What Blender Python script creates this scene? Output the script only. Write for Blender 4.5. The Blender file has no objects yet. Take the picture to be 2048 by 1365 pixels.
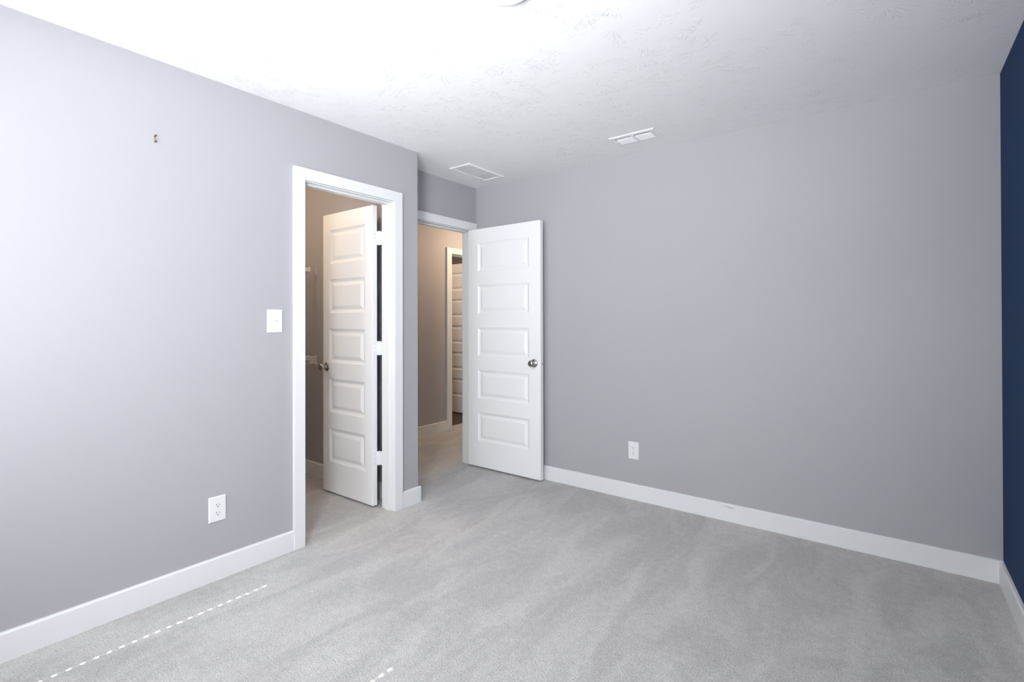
import bpy, bmesh, math, random
from mathutils import Vector, Matrix
random.seed(7)
SC = bpy.context.scene
COL = SC.collection

# ---------------------------------------------------------------- measured layout (metres)
XL, YB, XR, YA, XD, YW, H = -2.6247, 3.3046, 0.4206, 2.3487, -2.9274, -0.75, 2.44
T = 0.115            # wall thickness
BT, BH = 0.016, 0.109  # baseboard thickness / height
XH = -4.09           # hall far wall
CN = 2.25            # closet north wall face

# ---------------------------------------------------------------- camera
YAW, PITCH, ROLL, F, HC, SY = 0.65273, 0.00456, -0.00221, 991.44, 1.2577, 0.04450
cy, sy, cp, sp = math.cos(YAW), math.sin(YAW), math.cos(PITCH), math.sin(PITCH)
fwd = Vector((-sy*cp, cy*cp, sp)); rt = Vector((cy, sy, 0)); up = rt.cross(fwd)
r2 = rt*math.cos(ROLL) + up*math.sin(ROLL); u2 = -rt*math.sin(ROLL) + up*math.cos(ROLL)
cam = bpy.data.objects.new('camera', bpy.data.cameras.new('camera')); COL.objects.link(cam)
m = Matrix.Identity(4)
for i in range(3):
    m[i][0] = r2[i]; m[i][1] = u2[i]; m[i][2] = -fwd[i]
m[2][3] = HC
cam.matrix_world = m
cam.data.sensor_fit = 'HORIZONTAL'; cam.data.sensor_width = 36
cam.data.lens = F/2048*36
cam.data.shift_y = -F*SY/2048
cam.data.clip_start = 0.02
SC.camera = cam

# ---------------------------------------------------------------- world, sun, daylight, exposure
w = bpy.data.worlds.new('sky'); SC.world = w; w.use_nodes = True
w.node_tree.nodes['Background'].inputs[0].default_value = (0.55, 0.72, 1.0, 1)
w.node_tree.nodes['Background'].inputs[1].default_value = 0.6

def lamp(name, kind, loc, energy, color, direction=None, **kw):
    d = bpy.data.lights.new(name, kind); d.energy = energy; d.color = color
    for k, v in kw.items(): setattr(d, k, v)
    o = bpy.data.objects.new(name, d); COL.objects.link(o); o.location = loc
    if direction is not None:
        o.rotation_euler = Vector(direction).to_track_quat('-Z', 'Y').to_euler()
    return o

ELEV = math.radians(45.6)
lamp('sun', 'SUN', (-1.4, -6, 8), 11.0, (1.0, 0.97, 0.92), (0, math.cos(ELEV), -math.sin(ELEV)), angle=0.0045)
WINS = [(-2.405, -1.408), (-0.79, 0.207)]; WZ0, WZ1 = 0.78, 2.10
# daylight coming off the lit blinds of the two windows behind the camera, and thrown up to the ceiling by their slats
for (a, b), e1, e2, d1, d2 in zip(WINS, (15.0, 68.0), (10.5, 9.5), ((-0.38, 1, 0.15), (-0.68, 1, 0.15)), ((0.30, 0.66, 0.72), (-0.34, 0.78, 0.62))):
    lamp('window_daylight', 'AREA', ((a+b)/2, YW+0.012, (WZ0+WZ1)/2), e1, (0.95, 0.97, 1.0), d1,
         shape='RECTANGLE', spread=math.radians(125), size=b-a-0.08, size_y=WZ1-WZ0-0.06)
    lamp('slat_daylight', 'AREA', ((a+b)/2, YW+0.20, (WZ0+WZ1)/2+0.1), e2, (0.97, 0.985, 1.0), d2,
         shape='RECTANGLE', spread=math.radians(85), size=b-a-0.2, size_y=0.6)

vs = SC.view_settings
vs.view_transform = 'Standard'; vs.look = 'None'; vs.exposure = 0.28; vs.gamma = 1.0; vs.use_curve_mapping = False

# ---------------------------------------------------------------- materials
def mat(name, color, rough=0.5, metal=0.0):
    m = bpy.data.materials.new(name); m.use_nodes = True
    b = m.node_tree.nodes['Principled BSDF']
    b.inputs['Base Color'].default_value = (*color, 1)
    b.inputs['Roughness'].default_value = rough
    b.inputs['Metallic'].default_value = metal
    return m
def node(m, t, **kw):
    n = m.node_tree.nodes.new(t)
    for k, v in kw.items(): setattr(n, k, v)
    return n
def link(m, a, b): m.node_tree.links.new(a, b)
def bump(m, height_socket, strength, dist):
    n = node(m, 'ShaderNodeBump'); n.inputs['Strength'].default_value = strength
    n.inputs['Distance'].default_value = dist
    link(m, height_socket, n.inputs['Height'])
    link(m, n.outputs['Normal'], m.node_tree.nodes['Principled BSDF'].inputs['Normal'])
def noise(m, scale, detail=3, rough=0.5, src=None, dim=None):
    n = node(m, 'ShaderNodeTexNoise'); n.inputs['Scale'].default_value = scale
    n.inputs['Detail'].default_value = detail; n.inputs['Roughness'].default_value = rough
    if src is None:
        tc = node(m, 'ShaderNodeTexCoord'); src = tc.outputs['Object']
    link(m, src, n.inputs['Vector'])
    return n
def mth(m, op, a, b=None, clamp=False):
    n = node(m, 'ShaderNodeMath', operation=op); n.use_clamp = clamp
    for i, v in enumerate((a, b)):
        if v is None: continue
        if isinstance(v, (int, float)): n.inputs[i].default_value = v
        else: link(m, v, n.inputs[i])
    return n.outputs[0]
def ramp(m, fac, stops):
    n = node(m, 'ShaderNodeValToRGB'); link(m, fac, n.inputs[0])
    e = n.color_ramp.elements
    e[0].position, e[0].color = stops[0][0], (*stops[0][1], 1)
    e[1].position, e[1].color = stops[1][0], (*stops[1][1], 1)
    for p, c in stops[2:]:
        x = e.new(p); x.color = (*c, 1)
    return n.outputs[0]

def paint(name, color, rough=0.55):
    m = mat(name, color, rough)
    bump(m, noise(m, 170, 2).outputs['Fac'], 0.06, 0.002)
    return m
M_WALL = paint('grey_lavender_wall_paint', (0.404, 0.398, 0.419))
M_BLUE = paint('navy_wall_paint', (0.009, 0.037, 0.108), 0.75)
M_BLUE.node_tree.nodes['Principled BSDF'].inputs['Specular IOR Level'].default_value = 0.2
M_TRIM = mat('white_semigloss_trim', (0.76, 0.775, 0.785), 0.35)
M_DOOR = mat('white_door_paint', (0.84, 0.85, 0.86), 0.38)
M_PLAST = mat('white_plastic', (0.76, 0.775, 0.785), 0.3)
M_VENT = mat('white_enamel_metal', (0.85, 0.86, 0.875), 0.4)
M_DARK = mat('dark_slot', (0.02, 0.02, 0.022), 0.6)
M_NICK = mat('satin_nickel', (0.42, 0.40, 0.385), 0.24, 1.0)
M_STEEL = mat('galvanized_screw', (0.55, 0.55, 0.55), 0.35, 1.0)
M_BRASS = mat('brass', (0.46, 0.38, 0.19), 0.3, 1.0)
M_WIRE = mat('white_vinyl_wire', (0.84, 0.83, 0.81), 0.4)
M_SLAT = mat('white_blind_slat', (0.8, 0.8, 0.8), 0.5)
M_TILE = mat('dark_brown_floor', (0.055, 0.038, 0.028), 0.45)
M_SCUFF = mat('grey_scuff', (0.22, 0.22, 0.24), 0.7)

M_LIT = mat('lit_diffuser', (0.9, 0.9, 0.88), 0.4)
b = M_LIT.node_tree.nodes['Principled BSDF']
b.inputs['Emission Color'].default_value = (1.0, 0.90, 0.76, 1); b.inputs['Emission Strength'].default_value = 5.0

def make_ceiling_mat():
    m = mat('stomped_ceiling_paint', (0.88, 0.89, 0.90), 0.7)
    tc = node(m, 'ShaderNodeTexCoord')
    total = None
    for off, sc in (((0.13, 0.4, 0), 4.2), ((5.37, 2.71, 0), 4.9)):
        mp = node(m, 'ShaderNodeMapping'); link(m, tc.outputs['Object'], mp.inputs['Vector'])
        mp.inputs['Location'].default_value = off
        # wobble so that strokes are not dead straight
        nz = noise(m, 9, 2, src=mp.outputs[0])
        wob = node(m, 'ShaderNodeVectorMath', operation='SCALE'); link(m, nz.outputs['Color'], wob.inputs[0]); wob.inputs['Scale'].default_value = 0.03
        add = node(m, 'ShaderNodeVectorMath', operation='ADD'); link(m, mp.outputs[0], add.inputs[0]); link(m, wob.outputs[0], add.inputs[1])
        scl = node(m, 'ShaderNodeVectorMath', operation='SCALE'); link(m, add.outputs[0], scl.inputs[0]); scl.inputs['Scale'].default_value = sc
        vo = node(m, 'ShaderNodeTexVoronoi', voronoi_dimensions='2D', feature='F1'); vo.inputs['Scale'].default_value = 1.0
        link(m, scl.outputs[0], vo.inputs['Vector'])
        sub = node(m, 'ShaderNodeVectorMath', operation='SUBTRACT'); link(m, scl.outputs[0], sub.inputs[0]); link(m, vo.outputs['Position'], sub.inputs[1])
        sx = node(m, 'ShaderNodeSeparateXYZ'); link(m, sub.outputs[0], sx.inputs[0])
        ang = mth(m, 'ARCTAN2', sx.outputs[1], sx.outputs[0])
        r = vo.outputs['Distance']
        cx = mth(m, 'MULTIPLY', mth(m, 'COSINE', ang), 5.5); cyy = mth(m, 'MULTIPLY', mth(m, 'SINE', ang), 5.5)
        rr = mth(m, 'MULTIPLY', r, 1.3)
        sc_c = node(m, 'ShaderNodeSeparateXYZ'); link(m, vo.outputs['Color'], sc_c.inputs[0])
        z = mth(m, 'ADD', rr, mth(m, 'MULTIPLY', sc_c.outputs[0], 40.0))
        cb = node(m, 'ShaderNodeCombineXYZ'); link(m, cx, cb.inputs[0]); link(m, cyy, cb.inputs[1]); link(m, z, cb.inputs[2])
        st = noise(m, 1.6, 2, 0.5, src=cb.outputs[0])
        # thin ridge where the noise crosses its middle value
        d = mth(m, 'ABSOLUTE', mth(m, 'SUBTRACT', st.outputs['Fac'], 0.5))
        ridge = mth(m, 'SUBTRACT', 1.0, mth(m, 'DIVIDE', d, 0.03), True)
        msk = noise(m, 11, 1, 0.5, src=add.outputs[0])
        msk2 = mth(m, 'MULTIPLY', mth(m, 'SUBTRACT', msk.outputs['Fac'], 0.485), 9.0, True)
        rin = mth(m, 'MULTIPLY', mth(m, 'SUBTRACT', r, 0.07), 18.0, True)
        rout = mth(m, 'MULTIPLY', mth(m, 'SUBTRACT', 0.62, r), 5.0, True)
        on = mth(m, 'MULTIPLY', mth(m, 'SUBTRACT', sc_c.outputs[1], 0.25), 4.0, True)
        v = mth(m, 'MULTIPLY', mth(m, 'MULTIPLY', ridge, msk2), mth(m, 'MULTIPLY', mth(m, 'MULTIPLY', rin, rout), on))
        total = v if total is None else mth(m, 'MAXIMUM', total, v)
    fine = noise(m, 120, 2)
    tot = mth(m, 'ADD', total, mth(m, 'MULTIPLY', fine.outputs['Fac'], 0.06))
    bump(m, tot, 0.48, 0.006)
    return m
M_CEIL = make_ceiling_mat()

def make_carpet_mat():
    m = mat('grey_cut_pile_carpet', (0.4, 0.39, 0.39), 0.95)
    bs = m.node_tree.nodes['Principled BSDF']
    bs.inputs['Specular IOR Level'].default_value = 0.1
    bs.inputs['Sheen Weight'].default_value = 0.25; bs.inputs['Sheen Roughness'].default_value = 0.6
    tc = node(m, 'ShaderNodeTexCoord')
    wp = noise(m, 30, 2, src=tc.outputs['Object'])
    grain = noise(m, 150, 3, 0.65, src=tc.outputs['Object'])
    mp = node(m, 'ShaderNodeMapping'); link(m, tc.outputs['Object'], mp.inputs['Vector'])
    mp.inputs['Rotation'].default_value = (0, 0, 0.35); mp.inputs['Scale'].default_value = (1.7, 0.62, 1)
    patch = noise(m, 2.4, 4, 0.62, src=mp.outputs[0]); patch.inputs['Distortion'].default_value = 0.9
    pm = mth(m, 'MULTIPLY', mth(m, 'SUBTRACT', patch.outputs['Fac'], 0.42), 5.0, True)
    tuft = mth(m, 'ADD', mth(m, 'MULTIPLY', grain.outputs['Fac'], 0.8), mth(m, 'MULTIPLY', wp.outputs['Fac'], 0.2))
    c1 = ramp(m, tuft, ((0.30, (0.43, 0.42, 0.412)), (0.68, (0.81, 0.79, 0.772))))
    mix = node(m, 'ShaderNodeMix', data_type='RGBA', blend_type='MULTIPLY'); mix.inputs[0].default_value = 1.0
    link(m, c1, mix.inputs[6])
    c2 = ramp(m, pm, ((0.0, (0.83, 0.83, 0.835)), (1.0, (1.0, 1.0, 1.0))))
    link(m, c2, mix.inputs[7]); link(m, mix.outputs[2], bs.inputs['Base Color'])
    bump(m, tuft, 0.9, 0.012)
    return m
M_CARPET = make_carpet_mat()

# ---------------------------------------------------------------- mesh helpers
def link_mesh(name, bm, material, parent=None, bevel=0.0, smooth=False):
    bmesh.ops.recalc_face_normals(bm, faces=bm.faces)
    me = bpy.data.meshes.new(name); bm.to_mesh(me); bm.free()
    me.materials.append(material)
    if smooth:
        for p in me.polygons: p.use_smooth = True
    o = bpy.data.objects.new(name, me); COL.objects.link(o)
    if parent: o.parent = parent
    if bevel:
        b = o.modifiers.new('bevel', 'BEVEL'); b.width = bevel; b.segments = 2
        b.limit_method = 'ANGLE'; b.angle_limit = math.radians(60)
    return o
def bx(bm, x0, x1, y0, y1, z0, z1):
    vs_ = [bm.verts.new((x, y, z)) for z in (z0, z1) for y in (y0, y1) for x in (x0, x1)]
    for f in ((0,2,3,1), (4,5,7,6), (0,1,5,4), (2,6,7,3), (0,4,6,2), (1,3,7,5)):
        bm.faces.new([vs_[i] for i in f])
def boxes(*bs):
    bm = bmesh.new()
    for b_ in bs: bx(bm, *b_)
    return bm
def prism(bm, pts, z0, z1, axis=2):
    """extrude a polygon; axis = extrusion axis, pts in the other two axes in cyclic order"""
    def mk(a, b_, c):
        return {2: (a, b_, c), 0: (c, a, b_), 1: (a, c, b_)}[axis]
    lo = [bm.verts.new(mk(a, b_, z0)) for a, b_ in pts]; hi = [bm.verts.new(mk(a, b_, z1)) for a, b_ in pts]
    bm.faces.new(lo); bm.faces.new(hi[::-1])
    n = len(pts)
    for i in range(n): bm.faces.new((lo[i], lo[(i+1) % n], hi[(i+1) % n], hi[i]))
def cyl(bm, a, b_, r, n=12, r1=None):
    a, b_ = Vector(a), Vector(b_); d = (b_-a).normalized()
    q = d.to_track_quat('Z', 'Y'); r1 = r if r1 is None else r1
    A = [bm.verts.new(a + q @ Vector((r*math.cos(t), r*math.sin(t), 0))) for t in [2*math.pi*i/n for i in range(n)]]
    B = [bm.verts.new(b_ + q @ Vector((r1*math.cos(t), r1*math.sin(t), 0))) for t in [2*math.pi*i/n for i in range(n)]]
    bm.faces.new(A); bm.faces.new(B[::-1])
    for i in range(n): bm.faces.new((A[i], A[(i+1) % n], B[(i+1) % n], B[i]))
def lathe(bm, origin, axis, prof, n=32):
    """prof = [(distance along axis, radius)...]"""
    o = Vector(origin); q = Vector(axis).normalized().to_track_quat('Z', 'Y'); rings = []
    for h, r in prof:
        if r < 1e-5: rings.append([bm.verts.new(o + q @ Vector((0, 0, h)))])
        else: rings.append([bm.verts.new(o + q @ Vector((r*math.cos(2*math.pi*i/n), r*math.sin(2*math.pi*i/n), h))) for i in range(n)])
    for A, B in zip(rings, rings[1:]):
        for i in range(n):
            j = (i+1) % n
            if len(A) == 1 and len(B) == 1: continue
            if len(A) == 1: bm.faces.new((A[0], B[i], B[j]))
            elif len(B) == 1: bm.faces.new((A[i], A[j], B[0]))
            else: bm.faces.new((A[i], A[j], B[j], B[i]))
def structure(o, label=None, cat=None):
    o['kind'] = 'structure'
    if label: o['label'] = label
    if cat: o['category'] = cat
    return o
def thing(name, label, cat, loc=(0, 0, 0), rot=0, group=None):
    o = bpy.data.objects.new(name, None); COL.objects.link(o); o.empty_display_size = 0.05
    o.location = loc; o.rotation_euler = (0, 0, rot)
    o['label'] = label; o['category'] = cat
    if group: o['group'] = group
    return o

# ---------------------------------------------------------------- room shell
CY0, CY1, CZ = 1.508, 2.132, 2.050     # closet clear opening
EY0, EY1, EZ = 2.487, 3.248, 2.050     # entry clear opening
HY0, HY1, HZ = 4.178, 4.945, 2.045     # hall far door clear opening
J = 0.018                              # jamb thickness

structure(link_mesh('wall_left', boxes((XL-T, XL, YW, CY0-J, 0, H), (XL-T, XL, CY1+J, CN, 0, H), (XL-T, XL, CY0-J, CY1+J, CZ+J, H)), M_WALL),
          'pale grey lavender wall with closet doorway and wall switch', 'wall')
structure(link_mesh('wall_between', boxes((-4.30, XL, CN, YA, 0, H)), M_WALL),
          'short end wall between closet and entry recess', 'wall')
structure(link_mesh('wall_alcove', boxes((XD-T, XD, YA, EY0-J, 0, H), (XD-T, XD, EY1+J, YB, 0, H), (XD-T, XD, EY0-J, EY1+J, EZ+J, H)), M_WALL),
          'shaded recessed wall above the bedroom entry doorway', 'wall')
structure(link_mesh('wall_back', boxes((XD-T, XR+T, YB, YB+T, 0, H)), M_WALL),
          'large plain grey lavender wall opposite the camera', 'wall')
structure(link_mesh('wall_right', boxes((XR, XR+T, YW-T, YB, 0, H)), M_BLUE), 'navy blue accent wall at right edge', 'wall')
structure(link_mesh('wall_front', boxes((XL-T, WINS[0][0], YW-T, YW, 0, H), (WINS[0][1], WINS[1][0], YW-T, YW, 0, H), (WINS[1][1], XR, YW-T, YW, 0, H), *[q for a, b in WINS for q in ((a, b, YW-T, YW, 0, WZ0), (a, b, YW-T, YW, WZ1, H))]), M_WALL),
          'window wall behind the camera', 'wall')
structure(link_mesh('floor', boxes((-4.205, XR+T, YW-T, 6.1, -0.12, 0)), M_CARPET), 'light grey cut pile carpet with vacuum marks', 'carpet')
structure(link_mesh('ceiling', boxes((-6.3, XR+T, YW-T, 6.1, H, H+0.15)), M_CEIL), 'white ceiling with stomped plaster texture', 'ceiling')
# hall, closet and the room across the hall
structure(link_mesh('wall_hall', boxes((XH-T, XH, YA, HY0-J, 0, H), (XH-T, XH, HY1+J, 6.0, 0, H), (XH-T, XH, HY0-J, HY1+J, HZ+J, H)), M_WALL),
          'hallway wall seen through the entry doorway', 'wall')
structure(link_mesh('wall_hall_end', boxes((XH-T, XD, 6.0, 6.1, 0, H)), M_WALL))
structure(link_mesh('wall_hall_side', boxes((XD-T, XD, YB+T, 6.0, 0, H)), M_WALL))
structure(link_mesh('wall_closet_back', boxes((-4.15, -4.04, 0.50, CN, 0, H)), M_WALL))
structure(link_mesh('wall_closet_side', boxes((-4.15, XL-T, 0.40, 0.50, 0, H)), M_WALL))
structure(link_mesh('wall_far_room', boxes((-6.3, -6.2, 3.5, 6.0, 0, H), (-6.2, XH-T, 3.4, 3.5, 0, H), (-6.2, XH-T, 5.9, 6.0, 0, H)), M_WALL))
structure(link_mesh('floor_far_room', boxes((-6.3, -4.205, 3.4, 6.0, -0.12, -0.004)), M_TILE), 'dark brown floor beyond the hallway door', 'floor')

# baseboards: run of board with an eased top edge
def base_profile(d):            # (offset from wall, z)
    return [(0, 0), (d, 0), (d, BH-0.006), (d-0.006, BH), (0, BH)]
def base_x(bm, x0, x1, y, s):   # along x, wall at y, projecting s*BT
    prism(bm, [(y+s*o, z) for o, z in base_profile(BT)], x0, x1, 0)
def base_y(bm, y0, y1, x, s):
    prism(bm, [(x+s*o, z) for o, z in base_profile(BT)], y0, y1, 1)
CAS = 0.064
bm = bmesh.new(); base_y(bm, YW, CY0-0.004-CAS, XL, 1); base_y(bm, CY1+0.004+CAS, YA+BT, XL, 1); base_x(bm, XD+BT, XL, YA, 1)
structure(link_mesh('baseboard_left', bm, M_TRIM), 'white baseboard along the left wall and its corner', 'baseboard')
bm = bmesh.new(); base_x(bm, XD, XR, YB, -1)
bb = structure(link_mesh('baseboard_back', bm, M_TRIM), 'white baseboard along the large grey wall', 'baseboard')
bm = bmesh.new(); prism(bm, [(-0.846, 0.0955), (-0.815, 0.0925), (-0.786, 0.089), (-0.776, 0.0865), (-0.80, 0.0875), (-0.83, 0.0915)], YB-BT-0.0006, YB-BT+0.001, 1)
o = link_mesh('scuff_mark', bm, M_SCUFF, bb); o['label'] = 'thin grey scuff near the top of the baseboard'
bm = bmesh.new(); base_y(bm, YW, YB-BT, XR, -1)
structure(link_mesh('baseboard_right', bm, M_TRIM), 'white baseboard below the navy wall', 'baseboard')
bm = bmesh.new(); base_x(bm, XL+BT, XR-BT, YW, 1)
structure(link_mesh('baseboard_front', bm, M_TRIM))
bm = bmesh.new(); base_y(bm, YA, HY0-0.004-CAS-0.012, XH, 1); base_y(bm, HY1+0.09, 6.0, XH, 1)
structure(link_mesh('baseboard_hall', bm, M_TRIM), 'white baseboard along the hallway wall', 'baseboard')
bm = bmesh.new(); base_x(bm, -4.04, XL-T-0.02, CN, -1); base_y(bm, 0.5, CN-BT, -4.04, 1)
structure(link_mesh('baseboard_closet', bm, M_TRIM), 'white baseboard inside the closet', 'baseboard')

# door frames: jamb lining + stop + flat casing, on walls whose faces look along x
def door_frame(name, label, xf, y0, y1, zt, stop0, stop1, cas=CAS, wall_t=T, right_cas=None):
    rc = right_cas or cas
    root = bpy.data.objects.new(name, None); COL.objects.link(root); root.location = (xf, (y0+y1)/2, 0)
    structure(root, label, 'door frame')
    dx, dy = root.location.x, root.location.y
    def P(nm, *bs, bev=0.0015):
        bm = boxes(*[(a-dx, b_-dx, c-dy, d-dy, e, f) for a, b_, c, d, e, f in bs])
        return link_mesh(nm, bm, M_TRIM, root, bev)
    xi = xf-wall_t
    P('jamb', (xi, xf, y0-J, y0, 0, zt+J), (xi, xf, y1, y1+J, 0, zt+J), (xi, xf, y0, y1, zt, zt+J))
    P('door_stop_strip', (xf-stop1, xf-stop0, y0, y0+0.011, 0, zt-0.011), (xf-stop1, xf-stop0, y1-0.011, y1, 0, zt-0.011), (xf-stop1, xf-stop0, y0, y1, zt-0.011, zt))
    rv, CT = 0.005, 0.019
    P('casing', (xf, xf+CT, y0-rv-cas, y0-rv, 0, zt+rv), (xf, xf+CT, y1+rv, y1+rv+rc, 0, zt+rv), (xf, xf+CT, y0-rv-cas, y1+rv+rc, zt+rv, zt+rv+0.066))
    return root
door_frame('trim_1', 'white casing around the closet doorway in the left wall', XL, CY0, CY1, CZ, 0.03, 0.076)
door_frame('trim_2', 'white casing around the bedroom entry doorway in the recess', XD, EY0, EY1, EZ, 0.042, 0.085, right_cas=0.046)
door_frame('trim_3', 'warm lit white casing around the doorway across the hall', XH, HY0, HY1, HZ, 0.03, 0.076, cas=0.078)

# ---------------------------------------------------------------- five panel doors
PANELS = [(0.221, 0.467), (0.583, 0.828), (0.945, 1.19), (1.307, 1.552), (1.668, 1.914)]
def leaf_mesh(W, th, HH, px0, px1):
    """door leaf in local space: x 0..W from the hinge, y -th/2..th/2, z 0..HH"""
    bm = bmesh.new()
    zc = [0] + [v for p in PANELS for v in p] + [HH]; xc = [0, px0, px1, W]
    prof = [(0, 0), (0.007, 0.0045), (0.020, 0.010), (0.026, 0.010), (0.046, 0.003), (0.05, 0.002)]
    for s in (-1, 1):
        yf = s*th/2
        def quad(x0, x1, z0, z1, d0=0):
            q = [bm.verts.new((x, yf-s*d0, z)) for x, z in ((x0, z0), (x1, z0), (x1, z1), (x0, z1))]
            return q
        for i in range(3):
            for k in range(len(zc)-1):
                x0, x1, z0, z1 = xc[i], xc[i+1], zc[k], zc[k+1]
                if i == 1 and k % 2 == 1:
                    rings = [quad(x0+a, x1-a, z0+a, z1-a, d) for a, d in prof]
                    for A, B in zip(rings, rings[1:]):
                        for j in range(4): bm.faces.new((A[j], A[(j+1) % 4], B[(j+1) % 4], B[j]))
                    bm.faces.new(rings[-1])
                else: bm.faces.new(quad(x0, x1, z0, z1))
    a = th/2
    for k in range(len(zc)-1):
        for x in (0, W):
            bm.faces.new([bm.verts.new(v) for v in ((x, -a, zc[k]), (x, a, zc[k]), (x, a, zc[k+1]), (x, -a, zc[k+1]))])
    for i in range(3):
        for z in (0, HH):
            bm.faces.new([bm.verts.new(v) for v in ((xc[i], -a, z), (xc[i+1], -a, z), (xc[i+1], a, z), (xc[i], a, z))])
    bmesh.ops.remove_doubles(bm, verts=bm.verts, dist=1e-5)
    return bm
KNOB = [(0, 0.0), (0, 0.0318), (0.003, 0.0325), (0.0065, 0.0300), (0.009, 0.0245), (0.011, 0.0165), (0.014, 0.0125), (0.026, 0.0115),
        (0.029, 0.0150), (0.032, 0.0205), (0.037, 0.0252), (0.043, 0.0272), (0.049, 0.0262), (0.055, 0.0222), (0.059, 0.0165), (0.0605, 0.0105), (0.061, 0)]
def make_door(name, label, hinge, angle, W, th, HH, px0, px1, z0, knob_z, knob_x, hinges=(), thick_side=1, knobs=(-1, 1)):
    """angle: direction of the leaf from its hinge. The leaf itself is the root mesh; fittings are children."""
    root = link_mesh(name, leaf_mesh(W, th, HH, px0, px1), M_DOOR, None, 0.0015)
    root.location = (hinge[0], hinge[1], z0); root.rotation_euler = (0, 0, angle)
    structure(root, label, 'door')
    for s in knobs:
        bm = bmesh.new(); lathe(bm, (knob_x, s*th/2, knob_z-z0), (0, s, 0), KNOB)
        k = link_mesh('door_knob', bm, M_NICK, root, 0, True); k['label'] = 'brushed nickel round knob'
    bm = boxes((W-0.0005, W+0.0012, -0.0125, 0.0125, knob_z-z0-0.028, knob_z-z0+0.028))
    lp = link_mesh('latch_plate', bm, M_DOOR, root, 0.0004)
    bm = bmesh.new(); cyl(bm, (W, 0, knob_z-z0), (W+0.011, 0, knob_z-z0), 0.0085, 14)
    link_mesh('latch_bolt', bm, M_STEEL, lp, 0.001)
    return root

# closet door: hinged on the right jamb, swung 90 degrees into the closet
CH = (-2.7745, 2.1025)
cd = make_door('door_1', 'white five panel closet door swung open into the closet', CH, math.pi + math.radians(0.8), 0.582, 0.035, 2.032, 0.087, 0.503, 0.014, 0.925, 0.534)
# its local y is flipped (rotated 180), local +x runs into the closet
for z in (1.825, 1.077, 0.331):
    hz = z-0.014
    bm = boxes((-0.0012, 0.0004, -0.012, 0.016, hz-0.046, hz+0.046))
    lf = link_mesh('hinge', bm, M_TRIM, cd, 0.0005)
    for dz in (-0.03, 0.0, 0.03):
        b2 = bmesh.new(); cyl(b2, (-0.001, 0.007-0.008*(dz == 0), hz+dz), (-0.0019, 0.007-0.008*(dz == 0), hz+dz), 0.0028, 10)
        link_mesh('screw', b2, M_STEEL, lf)
    # barrel and frame leaf
    b2 = bmesh.new(); cyl(b2, (-0.0135, -0.024, hz-0.046), (-0.0135, -0.024, hz+0.046), 0.0062, 14)
    cyl(b2, (-0.0135, -0.024, hz-0.049), (-0.0135, -0.024, hz+0.049), 0.0042, 12)
    bx(b2, -0.0135, 0.0, -0.0215, -0.0195, hz-0.046, hz+0.046)
    bx(b2, -0.012, -0.0005, -0.0175, -0.0160, hz-0.046, hz+0.046)
    bx(b2, -0.0550, -0.016, -0.0305, -0.0290, hz-0.046, hz+0.046)
    link_mesh('hinge_barrel', b2, M_TRIM, lf)

# entry door: hinged at the recess, opened against the large wall
ed = make_door('door_2', 'white five panel entry door standing open against the grey wall', (XD+0.001, 3.2225), math.radians(0.3), 0.754, 0.040, 2.036, 0.108, 0.646, 0.014, 0.926, 0.694)
# door across the hall, opened into the dark room
make_door('door_3', 'five panel door standing open in the room across the hall', (-4.213, 4.955), math.pi, 0.745, 0.035, 2.032, 0.105, 0.64, 0.012, 0.92, 0.684, knobs=(1,))

# ---------------------------------------------------------------- wall plates
def plate_mesh(Wd, Hg, th=0.0065):
    bm = bmesh.new(); prof = [(0, 0), (0.0, 0.002), (0.004, th)]
    rings = []
    for a, d in prof:
        rings.append([bm.verts.new((x, -d, z)) for x, z in ((-Wd/2+a, -Hg/2+a), (Wd/2-a, -Hg/2+a), (Wd/2-a, Hg/2-a), (-Wd/2+a, Hg/2-a))])
    bm.faces.new(rings[0])
    for A, B in zip(rings, rings[1:]):
        for j in range(4): bm.faces.new((A[j], A[(j+1) % 4], B[(j+1) % 4], B[j]))
    bm.faces.new(rings[-1])
    return bm
def face_round(bm, cx_, cz_, y0, y1, r, cut):
    pts = []
    for i in range(40):
        t = 2*math.pi*i/40; pts.append((cx_+r*math.cos(t), cz_+max(-cut, min(cut, r*math.sin(t)))))
    prism(bm, pts, y1, y0, 1)
def make_outlet(label, loc, rot):
    t = thing('wall_outlet', label, 'outlet', loc, rot, 'duplex outlets low on the walls')
    pl = link_mesh('cover_plate', plate_mesh(0.079, 0.123), M_PLAST, t)
    for s in (1, -1):
        bm = bmesh.new(); face_round(bm, 0, s*0.0195, -0.006, -0.0082, 0.0172, 0.0138)
        rc = link_mesh('receptacle', bm, M_PLAST, t, 0.0004)
        z = s*0.0195
        bm = boxes((-0.0075, -0.0050, -0.0086, -0.0080, z-0.0015, z+0.0070), (0.0052, 0.0074, -0.0086, -0.0080, z-0.0008, z+0.0062))
        cyl(bm, (0, -0.0080, z-0.0078), (0, -0.0086, z-0.0078), 0.0026, 12)
        link_mesh('slots', bm, M_DARK, rc)
    bm = bmesh.new(); lathe(bm, (0, -0.0062, 0), (0, -1, 0), [(0, 0), (0, 0.0034), (0.001, 0.0030), (0.0014, 0)], 16)
    link_mesh('screw', bm, M_PLAST, t)
    return t
# local -y looks out of the wall
make_outlet('white duplex outlet low on the large grey wall, right of the open entry door', (-1.447, YB, 0.3425), 0)
make_outlet('white duplex outlet low on the left wall, left of the closet doorway', (XL, 1.0535, 0.3425), math.pi/2)

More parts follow.
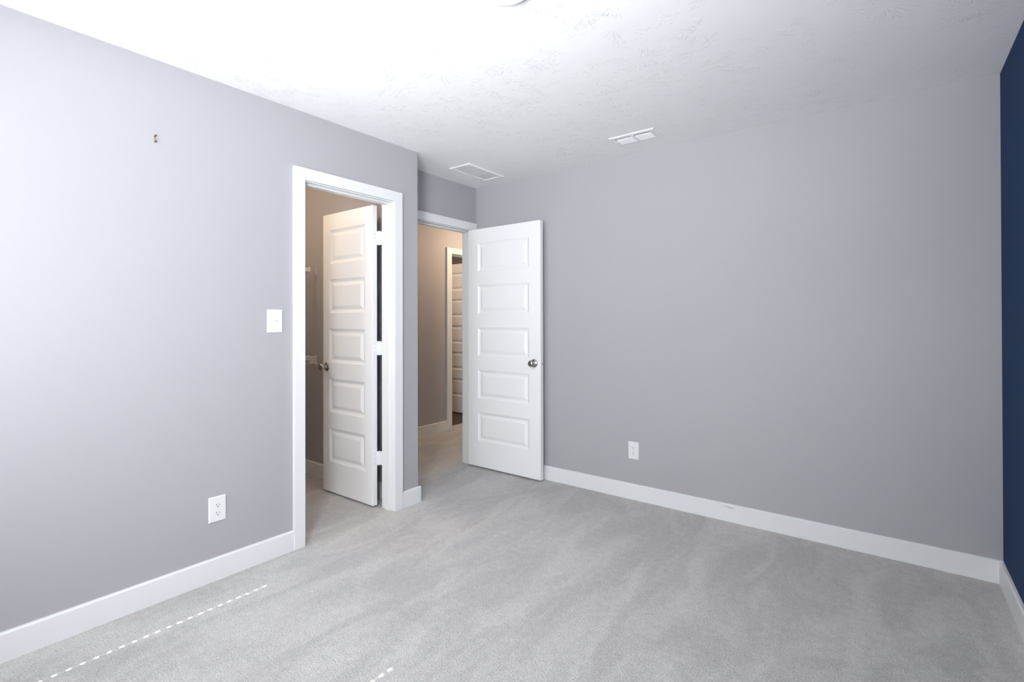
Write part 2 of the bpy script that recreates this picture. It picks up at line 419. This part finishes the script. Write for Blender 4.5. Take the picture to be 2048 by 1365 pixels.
t = thing('light_switch', 'white toggle light switch plate left of the closet doorway', 'light switch', (XL, 1.338, 1.261), math.pi/2)
link_mesh('cover_plate', plate_mesh(0.082, 0.124), M_PLAST, t)
bm = bmesh.new(); prism(bm, [(-0.006, -0.0120), (-0.0072, -0.0120), (-0.0072, 0.0120), (-0.006, 0.0120)], -0.0055, 0.0055, 0)
link_mesh('switch_frame', bm, M_PLAST, t)
bm = bmesh.new(); prism(bm, [(-0.0065, -0.0045), (-0.0165, 0.0040), (-0.0180, 0.0095), (-0.0150, 0.0110), (-0.0065, 0.0050)], -0.0047, 0.0047, 0)
link_mesh('toggle', bm, M_PLAST, t, 0.001)
for z in (0.030, -0.030):
    bm = bmesh.new(); lathe(bm, (0, -0.0062, z), (0, -1, 0), [(0, 0), (0, 0.0036), (0.001, 0.0032), (0.0015, 0)], 16)
    link_mesh('screw', bm, M_PLAST, t)

# ---------------------------------------------------------------- picture hanger left on the wall
t = thing('picture_hook', 'small brass picture hook nailed high on the left wall', 'picture hook', (XL, 0.794, 2.0815), math.pi/2)
bm = bmesh.new()
path = [(-0.0006, 0.017), (-0.0006, -0.004), (-0.0012, -0.011), (-0.0035, -0.0148), (-0.0065, -0.0148), (-0.0088, -0.012), (-0.0092, -0.006)]
for (y0, z0), (y1, z1) in zip(path, path[1:]):
    d = Vector((0, y1-y0, z1-z0)).normalized(); nrm = Vector((0, -d.z, d.y))*0.0006
    prism(bm, [(y0+nrm.y, z0+nrm.z), (y1+nrm.y, z1+nrm.z), (y1-nrm.y, z1-nrm.z), (y0-nrm.y, z0-nrm.z)], -0.0042, 0.0042, 0)
link_mesh('hook_strap', bm, M_BRASS, t)
bm = bmesh.new(); cyl(bm, (0, 0.002, 0.0070), (0, -0.0115, 0.0135), 0.0016, 8); cyl(bm, (0, -0.0115, 0.0135), (0, -0.013, 0.0142), 0.0036, 12)
o = link_mesh('nail', bm, mat('dark_steel', (0.16, 0.155, 0.15), 0.4, 1.0), t); o['label'] = 'dark steel nail'

# ---------------------------------------------------------------- ceiling register (supply) and return grille
t = thing('ceiling_register', 'white louvered air register on the ceiling near the large wall', 'air vent', (-1.299, 3.010, H))
RW, RD = 0.302, 0.165
bm = bmesh.new()
def frame_ring(bm, W, D, ins, z_out, z_mid, z_in, lip):
    rings = []
    for a, z in ((0, 0), (0.002, z_out), (lip, z_mid), (ins, z_mid), (ins, z_in)):
        rings.append([bm.verts.new((x, y, z)) for x, y in ((-W/2+a, -D/2+a), (W/2-a, -D/2+a), (W/2-a, D/2-a), (-W/2+a, D/2-a))])
    for A, B in zip(rings, rings[1:]):
        for j in range(4): bm.faces.new((A[j], A[(j+1) % 4], B[(j+1) % 4], B[j]))
frame_ring(bm, RW, RD, 0.030, -0.004, -0.0065, -0.002, 0.010)
fr = link_mesh('frame', bm, M_VENT, t)
link_mesh('center_bar', boxes((-0.007, 0.007, -RD/2+0.030, RD/2-0.030, -0.0075, -0.002)), M_VENT, t)
link_mesh('duct_opening', boxes((-RW/2+0.031, RW/2-0.031, -RD/2+0.031, RD/2-0.031, -0.0022, -0.0012)), M_DARK, t)
for s in (-1, 1):
    xa, xb = (-RW/2+0.034, -0.009) if s < 0 else (0.009, RW/2-0.034)
    for i in range(5):
        yc = -RD/2+0.0535+i*0.0180
        bm = bmesh.new(); prism(bm, [(yc-0.0056, -0.0026), (yc-0.0050, -0.0020), (yc+0.0060, -0.0092), (yc+0.0054, -0.0097)], xa, xb, 0)
        link_mesh('louver', bm, M_VENT, t)
bm = bmesh.new(); cyl(bm, (-RW/2+0.026, -0.02, -0.010), (-RW/2+0.026, -0.02, -0.017), 0.0028, 8); link_mesh('damper_lever', bm, M_VENT, t)

t = thing('return_grille', 'flat white return air grille on the ceiling by the entry recess', 'air vent', (-2.6005, 2.9525, H))
GW, GD = 0.206, 0.424
bm = bmesh.new(); frame_ring(bm, GW, GD, 0.024, -0.003, -0.008, -0.002, 0.008)
link_mesh('frame', bm, M_VENT, t)
link_mesh('backing', boxes((-GW/2+0.023, GW/2-0.023, -GD/2+0.023, GD/2-0.023, -0.0022, -0.0012)), M_STEEL if False else M_VENT, t)
for k in range(3):
    y0 = -GD/2+0.025+k*0.1255; y1 = y0+0.119
    bm = bmesh.new()
    n = 9
    for i in range(n):
        yy = y0+0.004+(y1-y0-0.008)*(i+0.5)/n
        prism(bm, [(yy-0.0058, -0.0052), (yy-0.0058, -0.0060), (yy+0.0056, -0.0044), (yy+0.0056, -0.0036)], -GW/2+0.027, GW/2-0.027, 0)
    link_mesh('louver_panel', bm, M_VENT, t)
for k in (1, 2):
    yy = -GD/2+0.025+k*0.1255-0.0033
    link_mesh('divider', boxes((-GW/2+0.023, GW/2-0.023, yy-0.0025, yy+0.0025, -0.0042, -0.002)), M_VENT, t)

# ---------------------------------------------------------------- flush ceiling light
t = thing('ceiling_light', 'lit round flush ceiling light at the top edge', 'ceiling light', (-1.067, 1.3585, H))
bm = bmesh.new(); lathe(bm, (0, 0, 0), (0, 0, -1), [(0, 0), (0, 0.092), (0.018, 0.092), (0.022, 0.088), (0.022, 0.078), (0.012, 0.076)], 48)
link_mesh('housing', bm, M_VENT, t, 0, False)
bm = bmesh.new(); lathe(bm, (0, 0, 0), (0, 0, -1), [(0.012, 0.0765), (0.022, 0.0765), (0.027, 0.066), (0.030, 0.045), (0.031, 0)], 48)
link_mesh('diffuser', bm, M_LIT, t, 0, True)

# warm ceiling lights of the closet and the hall (out of frame)
def ceiling_bulb(label, x, y, energy):
    t = thing('ceiling_light', label, 'ceiling light', (x, y, H))
    bm = bmesh.new(); lathe(bm, (0, 0, 0), (0, 0, -1), [(0, 0), (0, 0.085), (0.02, 0.085), (0.024, 0.06), (0.024, 0)], 40)
    link_mesh('housing', bm, M_VENT, t)
    bm = bmesh.new(); lathe(bm, (0, 0, -0.022), (0, 0, -1), [(0.0, 0.07), (0.025, 0.066), (0.04, 0.04), (0.045, 0)], 40)
    link_mesh('diffuser', bm, M_LIT, t, 0, True)
    lamp('warm_bulb', 'POINT', (x, y, H-0.13), energy, (1.0, 0.73, 0.48), shadow_soft_size=0.06)
ceiling_bulb('round ceiling light inside the closet, above the doorway', -3.70, 1.35, 12.5)
ceiling_bulb('round ceiling light in the hallway, beyond the entry doorway', -3.30, 4.70, 27.0)
ceiling_bulb('round ceiling light in the dark floored room across the hall', -5.20, 4.20, 12.0)

# ---------------------------------------------------------------- door stop on the baseboard behind the entry door
t = thing('door_stop', 'white rigid door stop on the baseboard behind the open entry door', 'door stop', (-2.190, YB-BT, 0.052))
bm = bmesh.new(); lathe(bm, (0, 0, 0), (0, -1, 0), [(0, 0), (0, 0.011), (0.003, 0.011), (0.006, 0.006), (0.028, 0.005), (0.028, 0)], 20)
link_mesh('post', bm, M_PLAST, t, 0, False)
bm = bmesh.new(); lathe(bm, (0, -0.028, 0), (0, -1, 0), [(0, 0), (0, 0.0085), (0.009, 0.0085), (0.012, 0.006), (0.012, 0)], 20)
link_mesh('rubber_tip', bm, M_PLAST, t, 0, False)

# ---------------------------------------------------------------- wire shelves in the closet
def make_shelf(label, zt, lip):
    xb, xf, y0, y1 = -4.036, -3.738, 0.56, 2.232
    t = thing('wire_shelf', label, 'closet shelf', (-3.887, 1.4, zt), 0, 'white wire shelves on the closet wall')
    ox, oy, oz = -3.887, 1.4, zt
    def rod(bm, a, b_, r=0.003, n=8): cyl(bm, (a[0]-ox, a[1]-oy, a[2]-oz), (b_[0]-ox, b_[1]-oy, b_[2]-oz), r, n)
    bm = bmesh.new(); rod(bm, (xf, y0, zt), (xf, y1, zt), 0.0034); rod(bm, (xf+0.002, y0, zt-lip), (xf+0.002, y1, zt-lip), 0.0034)
    link_mesh('front_lip', bm, M_WIRE, t, 0, True)
    bm = bmesh.new(); rod(bm, (xb, y0, zt), (xb, y1, zt)); rod(bm, ((xb+xf)/2, y0, zt-0.005), ((xb+xf)/2, y1, zt-0.005))
    link_mesh('back_rail', bm, M_WIRE, t, 0, True)
    bm = bmesh.new(); n = int((y1-y0)/0.0254)
    for i in range(n+1):
        y = y1-0.105-i*0.0254
        if y < y0: break
        rod(bm, (xb, y, zt), (xf, y, zt), 0.0017, 6)
        rod(bm, (xf, y, zt), (xf+0.002, y, zt-lip), 0.0017, 6)
    link_mesh('wire_deck', bm, M_WIRE, t, 0, True)
    zm = zt-lip/2
    def P(nm, *bs):
        return link_mesh(nm, boxes(*[(a-ox, b_-ox, c-oy, d-oy, e-oz, f-oz) for a, b_, c, d, e, f in bs]), M_WIRE, t, 0.001)
    br = P('end_bracket', (-3.741, -3.724, CN-0.006, CN, zm-0.041, zm+0.041), (-4.03, -3.741, CN-0.004, CN, zm-0.008, zm+0.030), (-3.746, -3.730, CN-0.055, CN-0.006, zm-lip/2-0.006, zm+lip/2+0.006))
    bm = bmesh.new(); cyl(bm, (-3.7325-ox, CN-0.006-oy, zm+0.033-oz), (-3.7325-ox, CN-0.009-oy, zm+0.033-oz), 0.004, 10); link_mesh('screw', bm, M_STEEL, br)
    return t
make_shelf('upper white wire closet shelf, above head height', 1.703, 0.043)
make_shelf('lower white wire closet shelf, near door knob height', 0.966, 0.045)

# ---------------------------------------------------------------- windows behind the camera: frame and closed blinds
def make_window(n, WX0, WX1, side):
    wr = bpy.data.objects.new('window_%d' % n, None); COL.objects.link(wr); structure(wr, 'white framed window behind the camera, on the %s' % side, 'window')
    wr.location = ((WX0+WX1)/2, YW-0.09, WZ0)
    def WP(nm, mt, *bs):
        o_ = wr.location
        return link_mesh(nm, boxes(*[(a-o_.x, b_-o_.x, c-o_.y, d-o_.y, e-o_.z, f-o_.z) for a, b_, c, d, e, f in bs]), mt, wr)
    y0, y1, zm = YW-T, YW-0.075, (WZ0+WZ1)/2
    WP('window_frame', M_TRIM, (WX0, WX0+0.02, y0, y1, WZ0, WZ1), (WX1-0.02, WX1, y0, y1, WZ0, WZ1), (WX0, WX1, y0, y1, WZ0, WZ0+0.04), (WX0, WX1, y0, y1, WZ1-0.02, WZ1))
    # blind: closed slats with a route hole for each lift cord, which lets thin dashes of sun through
    t = thing('window_blind', 'closed white slatted blind in the %s window behind the camera' % side, 'blind', ((WX0+WX1)/2, YW-0.035, WZ1), 0, 'blinds on the window wall')
    o_ = t.location
    link_mesh('headrail', boxes((WX0+0.003-o_.x, WX1-0.003-o_.x, -0.028, 0.028, -0.045, 0)), M_SLAT, t)
    HOLES = [WX0+0.035, WX1-0.035]; HWD, HLN, SD, PITCHZ = 0.0095, 0.031, 0.048, 0.0400
    TILT = math.radians(62); ct, st_ = math.cos(TILT), math.sin(TILT); th = 0.0012
    bm = bmesh.new(); zz = WZ1-0.075
    def slat_piece(x0, x1, a0, a1, z):       # a runs across the slat, room edge up
        pts = [(a0*ct - th*st_, a0*st_ + th*ct), (a1*ct - th*st_, a1*st_ + th*ct), (a1*ct + th*st_, a1*st_ - th*ct), (a0*ct + th*st_, a0*st_ - th*ct)]
        prism(bm, [(p[0], p[1]+z-o_.z) for p in pts], x0-o_.x, x1-o_.x, 0)
    while zz > WZ0+0.04:
        xs = WX0+0.002
        for hx in HOLES:
            slat_piece(xs, hx-HWD/2, -SD/2, SD/2, zz)
            slat_piece(hx-HWD/2, hx+HWD/2, -SD/2, -HLN/2, zz); slat_piece(hx-HWD/2, hx+HWD/2, HLN/2, SD/2, zz)
            xs = hx+HWD/2
        slat_piece(xs, WX1-0.002, -SD/2, SD/2, zz)
        zz -= PITCHZ
    link_mesh('slats', bm, M_SLAT, t)
    link_mesh('bottom_rail', boxes((WX0+0.004-o_.x, WX1-0.004-o_.x, -0.025, 0.025, WZ0+0.002-o_.z, WZ0+0.018-o_.z)), M_SLAT, t)
make_window(1, *WINS[0], 'left')
make_window(2, *WINS[1], 'right')
